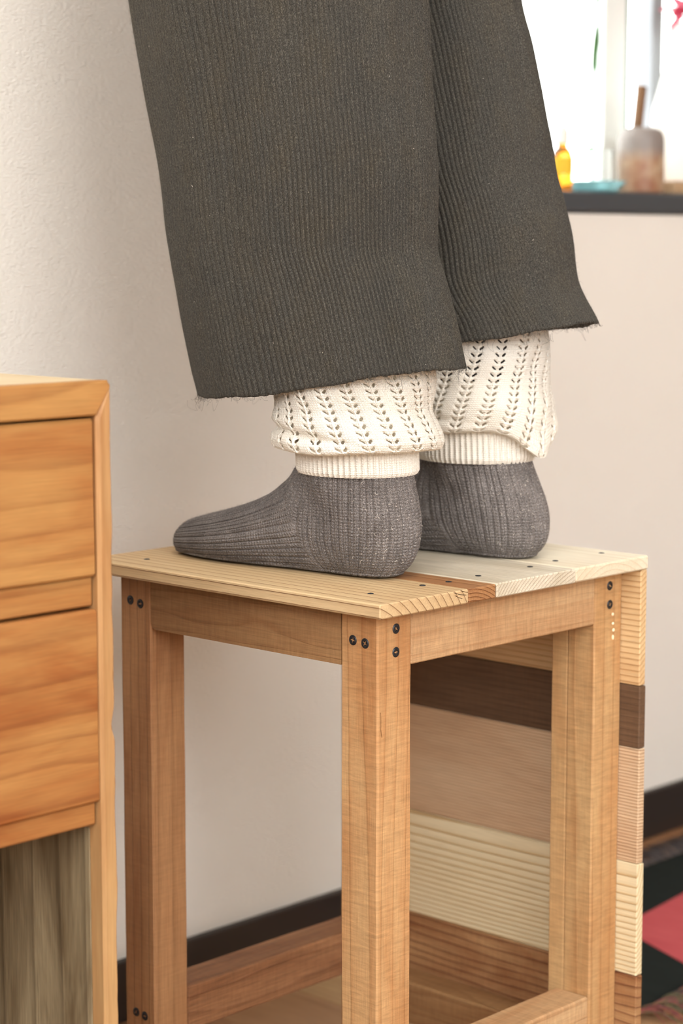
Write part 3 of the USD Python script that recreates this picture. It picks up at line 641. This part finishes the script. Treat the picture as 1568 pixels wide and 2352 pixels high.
# --- trousers
Lz, Lu = [.16, .17, .205, .271, .355, .389, .487, .569, .66], [.332, .329, .338, .355, .373, .380, .406, .429, .445]
Rz, Ru = [.16, .211, .253, .288, .322, .384, .461, .537, .66], [-.034, -.020, -.010, .000, .011, .012, .020, .025, .030]
Qz, Qu = [.20, .245, .289, .323, .364, .393, .431, .473, .517, .557, .66], [-.050, -.031, -.004, .002, .015, .026, .035, .046, .057, .069, .085]
fl_, fr_, fq_ = PchipInterpolator(Lz, Lu), PchipInterpolator(Rz, Ru), PchipInterpolator(Qz, Qu)
SY, CYW = math.sin(YAW), math.cos(YAW)
RIBS = 160
def trouser_leg(which, vc, seedy):
    N = RIBS * 6; th = np.linspace(0, 2 * np.pi, N + 1)
    ex = 2 / 2.3
    cu, sv = np.sign(np.cos(th)) * np.abs(np.cos(th)) ** ex, np.sign(np.sin(th)) * np.abs(np.sin(th)) ** ex
    def place(z):
        zc = np.clip(z, .165, .66)
        if which == 0: l, r = fl_(zc) - 0.011 - 0.007 * np.clip((0.35 - zc) / 0.2, 0, 1), fr_(zc) + 0.006 - 0.004 * np.clip((0.3 - zc) / 0.1, 0, 1); c, h = (l + r) / 2, (l - r) / 2
        else:
            h = (fl_(np.clip(zc - 0.04, .16, .66)) - fr_(np.clip(zc - 0.04, .16, .66))) / 2; c = fq_(np.clip(zc, .2, .66)) + h
        b = 0.086 + 0.008 * np.clip((zc - .2) / .4, 0, 1)
        a = np.sqrt(np.maximum((h * SY) ** 2 - (b * CYW) ** 2, 1e-4)) / SY
        hi = np.clip((z - .62) / .35, 0, 1)                     # up to the hips, above the picture
        c = c * (1 - hi) + 0.235 * hi; a = a * (1 - hi) + 0.16 * hi; b = b * (1 - hi) + 0.105 * hi
        v = vc * (1 - hi) + (0.192 + (vc - 0.194) * 0.86) * hi
        return c, a, b, v
    c0, a0, b0, v0 = place(np.full(N + 1, 0.2 + 0.03 * which))
    u_h, v_h = c0 + a0 * cu, v0 + b0 * sv
    if which == 0: zh = 0.1925 - 0.117 * (u_h - 0.133) + 0.06 * (v_h - 0.05)
    else: zh = 0.2285 - 0.112 * (u_h - 0.12) + 0.05 * (v_h - 0.25)
    zh = zh + 0.002 * np.sin(th * 3 + seedy) + 0.0006 * np.sin(th * 11 + seedy) + 0.0010 * (noise(np.stack([th * 40, th * 0, th * 0], 1), seedy) - 0.5)
    rows = 110; k = np.linspace(0, 1, rows)[:, None]; k = k ** 1.25
    z = zh[None] + (0.95 - zh[None]) * k
    c, a, b, vv = place(z)
    dirx = np.stack([sv, cu], 1)
    big = noise(np.stack([np.cos(th)[None] * 1.6 + 0 * z, np.sin(th)[None] * 1.6 + 0 * z, z * 4.5], -1), seedy) - 0.5
    fold = noise(np.stack([np.cos(th)[None] * 4 + 0 * z, np.sin(th)[None] * 4 + 0 * z, z * 2.2 + 0.3 * np.sin(th)[None]], -1), seedy + 5) - 0.5
    crump = fbm(np.stack([np.cos(th)[None] * 3 + 0 * z, np.sin(th)[None] * 3 + 0 * z, z * 18], -1), 2, seedy + 9) - 0.5
    near = np.clip(1 - np.abs(np.sin(th))[None] * 0 , 0, 1)
    d = big * 0.010 + fold * 0.009 + crump * 0.0024
    ribp = np.abs(np.sin(th * RIBS / 2 + 0.10 * fold))[:] ** 0.6
    fadeaway = 0.35 + 0.65 * np.clip(noise(np.stack([np.cos(th)[None] * 2.2 + 0 * z, np.sin(th)[None] * 2.2 + 0 * z, z * 6], -1), seedy + 3) * 1.6 - 0.2, 0, 1)
    worn = 1 - 0.72 * np.clip((np.cos(th) - 0.15) / 0.35, 0, 1)[None]      # the napped front, where the ribs hardly show
    d = d + (ribp - 0.6) * (0.0025, 0.0016)[which] * fadeaway * worn
    if which == 1:      # a seam edge folded forward on the far side
        d = d + 0.006 * np.exp(-((th[None] - (3.05 + 0.9 * (z - 0.47))) / 0.05) ** 2) * np.clip((z - 0.40) / 0.06, 0, 1)
    P = np.stack([vv + b * sv + d * sv, c + a * cu + d * cu, z], -1)
    Pin = P.copy()
    nn = 14
    inn = np.stack([vv + (b - 0.0035) * sv + (d - ribp * 0.0012) * sv, c + (a - 0.0035) * cu + (d - ribp * 0.0012) * cu, z], -1)[:nn][::-1]
    hem = (P[0] + inn[-1]) / 2; hem[:, 2] -= 0.0012
    Q = np.concatenate([inn, hem[None], P], 0)
    v, f = grid(Q)
    ov, of = orient(P)
    same = np.array_equal(of, grid(P)[1])
    f = f if same else f[:, ::-1]
    return v, f, P, (ov, of), zh
hip_rows = []
for z, cc, a, bq in ((0.93, .235, .165, .20), (0.98, .235, .165, .205), (1.05, .23, .155, .200), (1.13, .225, .14, .185), (1.2, .22, .125, .168), (1.215, .22, .12, .162), (1.215, .22, .10, .14)):
    t = np.linspace(0, 2 * np.pi, 97)
    hip_rows.append(np.stack([0.192 + bq * np.sin(t), cc + a * np.cos(t), np.full(97, z)], 1))
v, f = orient(np.array(hip_rows))
trousers = put('trousers', (v, f), trouser_mat, person, smooth=True)
for which, vc in ((0, 0.092), (1, 0.280)):
    v, f, P, (ov, of), zh = trouser_leg(which, vc, 3 + 8 * which)
    path = put('trouser_leg', (v, f), trouser_mat, trousers, smooth=True)
    keep = lambda c, n: (c[:, 2] < 0.62) * ((n @ (CAM - np.array([0.1, 0.1, 0.35])) ) > -0.35)
    fuzz(ov, of, 16000, 0.0036, trousers, fuzz_dark, 5e-5, keep=keep)
    fuzz(ov, of, 16, 0.0022, trousers, fuzz_pale, 3.5e-4, keep=keep, lie=0.9, name='lint')
    # frayed cut hem
    cnt = 420
    j = nprng.integers(0, P.shape[1] - 1, cnt); p0 = P[0][j]
    big = (nprng.random(cnt) < 0.08)[:, None]
    ln = np.where(big, 0.011, 0.0035) * (0.4 + nprng.random((cnt, 1)))
    sid = nprng.normal(size=(cnt, 3)) * [0.7, 0.7, 0.15]
    ks = np.linspace(0, 1, 7)
    loop = np.stack([p0 + ln * (np.array([0, 0, -1.0]) * np.sin(q * (2.2 + big * 0.8)) + sid * q + 0.25 * np.sin(q * 9) * big * sid[:, ::-1]) for q in ks], 1)
    curves('frayed_thread', loop, 1.1e-4, fuzz_dark, trousers, kind='stuff')

# --- the body inside the clothes
def body():
    parts = []
    def bone(a, ra, b, rb):
        a, b = [(q[0], q[1] - (0.02 if q[0] > 0.2 and q[2] < 0.1 else 0), q[2]) for q in (a, b)]
        A = m3.Manifold.sphere(ra, 24).translate(tuple(a)); B = m3.Manifold.sphere(rb, 24).translate(tuple(b))
        parts.append(m3.Manifold.batch_hull([A, B]))
    for vc, s, an, uk in ((VL, 1, 0.110, 0.200), (VR, -1, 0.114, 0.205)):
        bone((vc, 0.088, 0.05), .028, (vc, an, 0.12), .034)
        bone((vc, 0.088, 0.05), .028, (vc + s * .004, 0.25, 0.036), .016)
        bone((vc, an, 0.105), .032, (vc + s * .004, 0.25, 0.036), .016)
        bone((vc + s * .004, 0.25, 0.036), .016, (vc + s * .009, 0.318, 0.030), .010)
        bone((vc, an, 0.12), .036, (vc, an + 0.015, 0.26), .050); bone((vc, an + 0.015, 0.26), .050, (vc, uk, 0.50), .050)
        h = (0.192 + (vc - 0.194) * 0.8, 0.235, 0.93)
        bone((vc, uk, 0.50), .050, h, .082); bone(h, .082, (0.192 + (vc - 0.194) * 0.35, 0.23, 1.02), .095)
    bone((0.16, 0.23, 1.02), .095, (0.225, 0.23, 1.02), .095); bone((0.192, 0.23, 1.02), .12, (0.192, 0.22, 1.19), .088)
    m = m3.Manifold.batch_boolean(parts, m3.OpType.Add).refine_to_length(0.02)
    v, f = arrays(m); t = trimesh.Trimesh(v, f, process=False)
    trimesh.smoothing.filter_taubin(t, iterations=6)
    return t
put('body', body(), plain('charcoal_leggings', hexc('3a3634'), 0.9), person, smooth=True)

# ------------------------------------------------------------------ things on the window sill
ROOM[0] = True; FLOOR = -0.5469
SL = WZ0
def glass(name, color, rough=0.02):
    return M(name, {'p': ('principled_bsdf', {'base_color': color, 'roughness': rough, 'transmission_weight': 1.0, 'ior': 1.45})}, [])
amber = thing('bottle', 'small amber glass bottle with pale cap and yellow label on the sill', 'bottle', (0.985, 0.548, SL))
bx, by = 0.969, 0.548
put('body', lathe([(0, SL + .0002), (.0135, SL + .0002), (.0142, SL + .002), (.0142, SL + .046), (.012, SL + .054), (.0068, SL + .060), (.0068, SL + .065), (0, SL + .065)], (bx, by, 0)), glass('amber_glass', hexc('c9781f'), 0.05), amber)
put('label', lathe([(.01435, SL + .024), (.01465, SL + .024), (.01465, SL + .045), (.01435, SL + .045), (.01435, SL + .024)], (bx, by, 0)), plain('yellow_paper', hexc('e0b92e'), 0.7), amber, label='yellow paper label')
put('cap', lathe([(0, SL + .0645), (.0085, SL + .0645), (.0088, SL + .066), (.0088, SL + .080), (.0055, SL + .087), (0, SL + .0885)], (bx, by, 0)), plain('pale_cap', hexc('e4dfd8'), 0.5), amber, label='pale plastic cap')

dish = thing('glass_dish', 'shallow pale turquoise glass dish between the small bottle and the jar', 'dish', (1.03, 0.54, SL))
put('bowl', lathe([(0, SL + .0003), (.030, SL + .0003), (.033, SL + .002), (.043, SL + .013), (.0445, SL + .0145), (.043, SL + .0152), (.0405, SL + .013), (.031, SL + .0045), (0, SL + .0040)], (1.040, 0.545, 0), 64),
    M('turquoise_glass', {'p': ('principled_bsdf', {'base_color': hexc('bfe6ea'), 'roughness': 0.08, 'transmission_weight': 0.75, 'ior': 1.4})}, []), dish)

jar = thing('jar', 'brown-grey stoneware jar with rounded shoulders on the window sill', 'jar', (1.155, 0.548, SL))
jx, jy = 1.155, 0.550
n = {'g': ('geometry', {}), 's': ('separate_xyz', {}), 'r': ('map_range', {'from_min': Wd(enlarge((0, 0, SL + 0.045)))[2], 'from_max': Wd(enlarge((0, 0, SL + 0.065)))[2], 'clamp': True}), 'nz': ('noise_texture', {'scale': 22.0, 'detail': 4.0, 'roughness': 0.6}),
     'w': ('math', {'math_type': 'multiply_add', 'value2': 0.9}), 'w2': ('math', {'math_type': 'subtract', 'value2': 0.45}), 'cl': ('clamp', {}), 'a': ('mix', {'color1': hexc('b09a80'), 'color2': hexc('8a5a3c')}), 'nr': ('map_range', {'from_min': 0.4, 'from_max': 0.62, 'clamp': True}),
     'c': ('mix', {'color2': hexc('7f7672')}), 'p': ('principled_bsdf', {'roughness': 0.45})}
jar_mat = M('stoneware_glaze', n, [('g.position', 's.vector'), ('g.position', 'nz.vector'), ('s.z', 'r.value'), ('nz.fac', 'nr.value'), ('nr.result', 'a.fac'), ('nz.fac', 'w.value1'), ('r.result', 'w.value3'), ('w.value', 'w2.value1'), ('w2.value', 'cl.value'),
                                   ('a.color', 'c.color1'), ('cl.result', 'c.fac'), ('c.color', 'p.base_color')])
put('body', lathe([(0, SL + .0003), (.0305, SL + .0003), (.0330, SL + .003), (.0338, SL + .020), (.0338, SL + .074), (.0325, SL + .083), (.0285, SL + .0895), (.022, SL + .093), (.0165, SL + .0942), (.0150, SL + .0930), (.020, SL + .0895), (.0285, SL + .080), (.0305, SL + .060), (.030, SL + .006), (0, SL + .005)], (jx, jy, 0), 64), jar_mat, jar)
brush = thing('brush_handle', 'brown wooden handle leaning out of the stoneware jar', 'brush', (1.135, 0.555, SL + 0.006))
def stick(a, b, ra, rb, n=20):
    a, b = np.array(a, float), np.array(b, float)
    d = (b - a) / np.linalg.norm(b - a); x = np.cross(d, [0, 1.0, 0]); x /= np.linalg.norm(x); y = np.cross(d, x)
    t = np.linspace(0, 2 * np.pi, n + 1)
    rows = []
    for q, r in ((0, 0), (0, ra * .9), (0.01, ra), (0.5, (ra + rb) / 2), (0.985, rb), (1, rb * .8), (1, 0)):
        rows.append(a + d * np.linalg.norm(b - a) * q + r * (np.cos(t)[:, None] * x + np.sin(t)[:, None] * y))
    return orient(np.array(rows))
put('handle', stick((jx - 0.017, jy + 0.004, SL + 0.008), (jx - 0.0045, jy - 0.003, SL + 0.152), 0.0072, 0.0075), wood('brush_handle_wood', 'z', '9a6f48', '6b4a30', 0.006, (0.9, 0.45), 0.004, 1.0, 0.3, 0, 0.5, '7d5536', seed=51.0), brush)

coaster = thing('wooden_coaster', 'light wooden board under the white vase', 'coaster', (1.30, 0.56, SL))
put('board', box(1.2085, 1.40, 0.527, 0.612, SL + 0.0002, SL + 0.0185, 0.003), wood('coaster_wood', 'x', 'c9a47c', 'a67c52', 0.008, (0.5, 0.8), 0.006, 1.0, 0.2, 0, 0.4, 'b98f64', seed=53.0), coaster)
vase = thing('vase', 'white ceramic vase holding a pink flower at the picture edge', 'vase', (1.29, 0.565, SL + 0.0187))
vx, vy, vb = 1.288, 0.567, SL + 0.0187
put('body', lathe([(0, vb), (.034, vb), (.038, vb + .003), (.046, vb + .03), (.050, vb + .07), (.047, vb + .11), (.036, vb + .150), (.027, vb + .185), (.024, vb + .215), (.026, vb + .232), (.0225, vb + .232), (.0205, vb + .215), (.024, vb + .18), (.044, vb + .10), (.046, vb + .06), (.034, vb + .008), (0, vb + .006)], (vx, vy, 0), 64),
    plain('white_glazed_ceramic', hexc('f4f1ea'), 0.3), vase)
flower = thing('flower', 'pink flower with green stem standing in the white vase', 'flower', (vx, vy, vb + 0.01))
petal_mat = M('pink_petal', {'p': ('principled_bsdf', {'base_color': hexc('d9708a'), 'roughness': 0.6}), 't': ('translucent_bsdf', {'color': hexc('e88aa2')}), 'x': ('mix_closure', {'fac': 0.45})}, [('p.BSDF', 'x.closure1'), ('t.BSDF', 'x.closure2')], 'x.closure')
leaf_mat = M('green_leaf', {'p': ('principled_bsdf', {'base_color': hexc('4f7a4a'), 'roughness': 0.5}), 't': ('translucent_bsdf', {'color': hexc('6fa05a')}), 'x': ('mix_closure', {'fac': 0.3})}, [('p.BSDF', 'x.closure1'), ('t.BSDF', 'x.closure2')], 'x.closure')
head = np.array([1.262, 0.552, SL + 0.262])
put('stem', stick((vx + 0.004, vy, vb + 0.010), (vx - 0.010, vy - 0.006, vb + 0.236), 0.0022, 0.0018, 10), leaf_mat, flower)
put('stem', stick((vx - 0.010, vy - 0.006, vb + 0.235), head + (0.002, 0.002, -0.004), 0.0018, 0.0016, 10), leaf_mat, flower)
def petal(base, direction, length, width, curl, up=(0, 0, 1.0)):
    """A cupped petal or leaf, 0.6 mm thick."""
    d = np.array(direction, float); d /= np.linalg.norm(d)
    sd = np.cross(d, up); sd /= np.linalg.norm(sd); nn = np.cross(sd, d)
    a = np.linspace(0, 1, 13); b = np.linspace(-1, 1, 9)
    A, B = np.meshgrid(a, b, indexing='ij')
    wv = width * np.sin(np.pi * (0.06 + 0.94 * A) ** 0.75) ** 0.8
    P = np.array(base) + A[..., None] * length * d + (B * wv)[..., None] * sd + (curl * (A ** 2) * length + 0.25 * width * B ** 2)[..., None] * nn
    v1, f1 = grid(P); v2 = v1 + nn * 0.0006
    e = 13 * 9; i = np.arange(e).reshape(13, 9)
    rim = np.r_[i[0, :], i[1:, -1], i[-1, -2::-1], i[-2:0:-1, 0]]
    q = np.roll(rim, -1)
    side = np.vstack([np.stack([rim, q, q + e], 1), np.stack([rim, q + e, rim + e], 1)])
    t = trimesh.Trimesh(np.vstack([v1, v2]), np.vstack([f1[:, ::-1], f1 + e, side]), process=False); trimesh.repair.fix_normals(t)
    return t
for k in range(6):
    a = k * np.pi / 3 + 0.35
    put('petal', petal(head, (math.cos(a) * 0.8, math.sin(a) * 0.55, 0.45 + 0.5 * math.sin(a * 1.0 + 1.2)), 0.040, 0.015, -0.25), petal_mat, flower, smooth=True)
put('petal', petal(head + (-0.004, -0.002, -0.004), (-0.86, 0.3, -0.55), 0.034, 0.011, -0.3), petal_mat, flower, smooth=True)

sprig = thing('leafy_sprig', 'thin green sprig with a hanging leaf in a clear glass by the window', 'plant', (1.085, 0.585, SL))
gx, gy = 1.1025, 0.590
tumbler = thing('glass_tumbler', 'clear glass tumbler holding the green sprig behind the dish', 'glass', (gx, gy, SL))
put('body', lathe([(0, SL + .0003), (.021, SL + .0003), (.0225, SL + .002), (.0245, SL + .062), (.0228, SL + .062), (.0212, SL + .007), (0, SL + .006)], (gx, gy, 0)), glass('clear_glass', (0.97, 0.99, 0.99)), tumbler)
pts = [(gx - 0.010, gy, SL + 0.008), (gx - 0.006, gy, SL + 0.10), (gx + 0.002, gy + 0.002, SL + 0.22), (gx + 0.003, gy + 0.002, SL + 0.36)]
for a, b in zip(pts[:-1], pts[1:]): put('stem', stick(a, b, 0.0021, 0.0019, 10), leaf_mat, sprig)
put('leaf', petal((gx + 0.001, gy, SL + 0.235), (-0.10, -0.02, -1.0), 0.070, 0.0065, 0.10, up=(0.2, 1.0, 0)), leaf_mat, sprig, smooth=True)
put('leaf', petal((gx + 0.001, gy, SL + 0.265), (-0.14, 0.0, 1.0), 0.090, 0.006, 0.05, up=(0.2, 1.0, 0)), leaf_mat, sprig, smooth=True)
put('leaf', petal((gx - 0.010, gy - 0.001, SL + 0.066), (-0.6, -0.25, -0.35), 0.042, 0.007, 0.2, up=(0.2, 0.3, 1.0)), leaf_mat, sprig, smooth=True)

# ------------------------------------------------------------------ the rug
def weave(name, color, color2):
    n = {'g': ('geometry', {}), 'm1': ('mapping', {'scale': (700, 420, 1), 'rotation': (0, 0, 0.12)}), 'n1': ('noise_texture', {'scale': 1.0, 'detail': 2.0}), 'm2': ('mapping', {'scale': (90, 14, 1)}), 'n2': ('noise_texture', {'scale': 1.0, 'detail': 3.0}),
         'c': ('mix', {'color1': hexc(color), 'color2': hexc(color2)}), 'b': ('bump', {'strength': 1.0, 'distance': 0.0012}), 'p': ('principled_bsdf', {'roughness': 0.95, 'specular_ior_level': 0.1})}
    return M(name, n, [('g.position', 'm1.vector'), ('m1.vector', 'n1.vector'), ('g.position', 'm2.vector'), ('m2.vector', 'n2.vector'), ('n2.fac', 'c.fac'), ('c.color', 'p.base_color'), ('n1.fac', 'b.height'), ('b.normal', 'p.normal')])
rug = thing('rug', 'black flat-woven rug with a rose-red diamond and tasselled ends beside the stool', 'rug', (1.0, 0.26, FLOOR))
RX0, RX1, RY0, RY1 = 0.56, 1.75, 0.105, 0.425
put('field', box(RX0, RX1, RY0, RY1, FLOOR + 0.0002, FLOOR + 0.006, 0.0018, 0.0, 0), weave('black_wool_weave', '161b1a', '222826'), rug)
CORNER, EA, EB = np.array([0.775, 0.291]), np.array([0.949, 0.313]), np.array([0.720, 0.158])
dpts = np.array([CORNER, EB + (EB - CORNER) * 0.30, EB + (EB - CORNER) * 0.30 + (EA - CORNER) * 2.4, EA + (EA - CORNER) * 1.4])
dm = m3.CrossSection([dpts]); dm = dm if dm.area() > 0 else m3.CrossSection([dpts[::-1]])
put('diamond_motif', dm.extrude(0.0008).translate((0, 0, FLOOR + 0.0058)), weave('rose_wool_weave', 'a8434a', 'c25f63'), rug, smooth=False, label='rose-red woven diamond')
def fringe(y, sgn, x0, x1, n, length, mats, lift=0.004):
    for m, part in enumerate(mats):
        x = x0 + (x1 - x0) * nprng.random(n); t = np.linspace(0, 1, 9)
        ln = length * (0.7 + 0.5 * nprng.random(n)); slant = 0.5 + 0.6 * noise(np.stack([x * 9, x * 0, x * 0], 1), 3 + m) + 0.15 * nprng.normal(size=n)
        h = lift * (0.4 + nprng.random(n))
        P = np.stack([x[:, None] + slant[:, None] * ln[:, None] * t + 0.002 * np.sin(t * 9 + x[:, None] * 300), y + sgn * ln[:, None] * t + 0 * x[:, None],
                      FLOOR + 0.003 * (1 - t) + 0.0006 + h[:, None] * np.sin(np.pi * t) + 0.004 * np.clip(noise(np.stack([x * 30, x * 0, x * 0], 1), 5)[:, None] - 0.4, 0, 1)], -1)
        curves('fringe', P, 6e-4, part, rug, kind='stuff')
fringe(RY1, 1, RX0, RX1, 900, 0.055, [plain('grey_fringe', hexc('6b6668'), 0.9), plain('dark_grey_fringe', hexc('3f3c3e'), 0.9)])
fringe(RY0, -1, RX0 - 0.03, RX1, 700, 0.055, [plain('dark_fringe', hexc('3a3836'), 0.9), plain('olive_fringe', hexc('6f6a4c'), 0.9), plain('ochre_fringe', hexc('8f6a44'), 0.9), plain('rose_fringe', hexc('9a4a55'), 0.9)], 0.012)
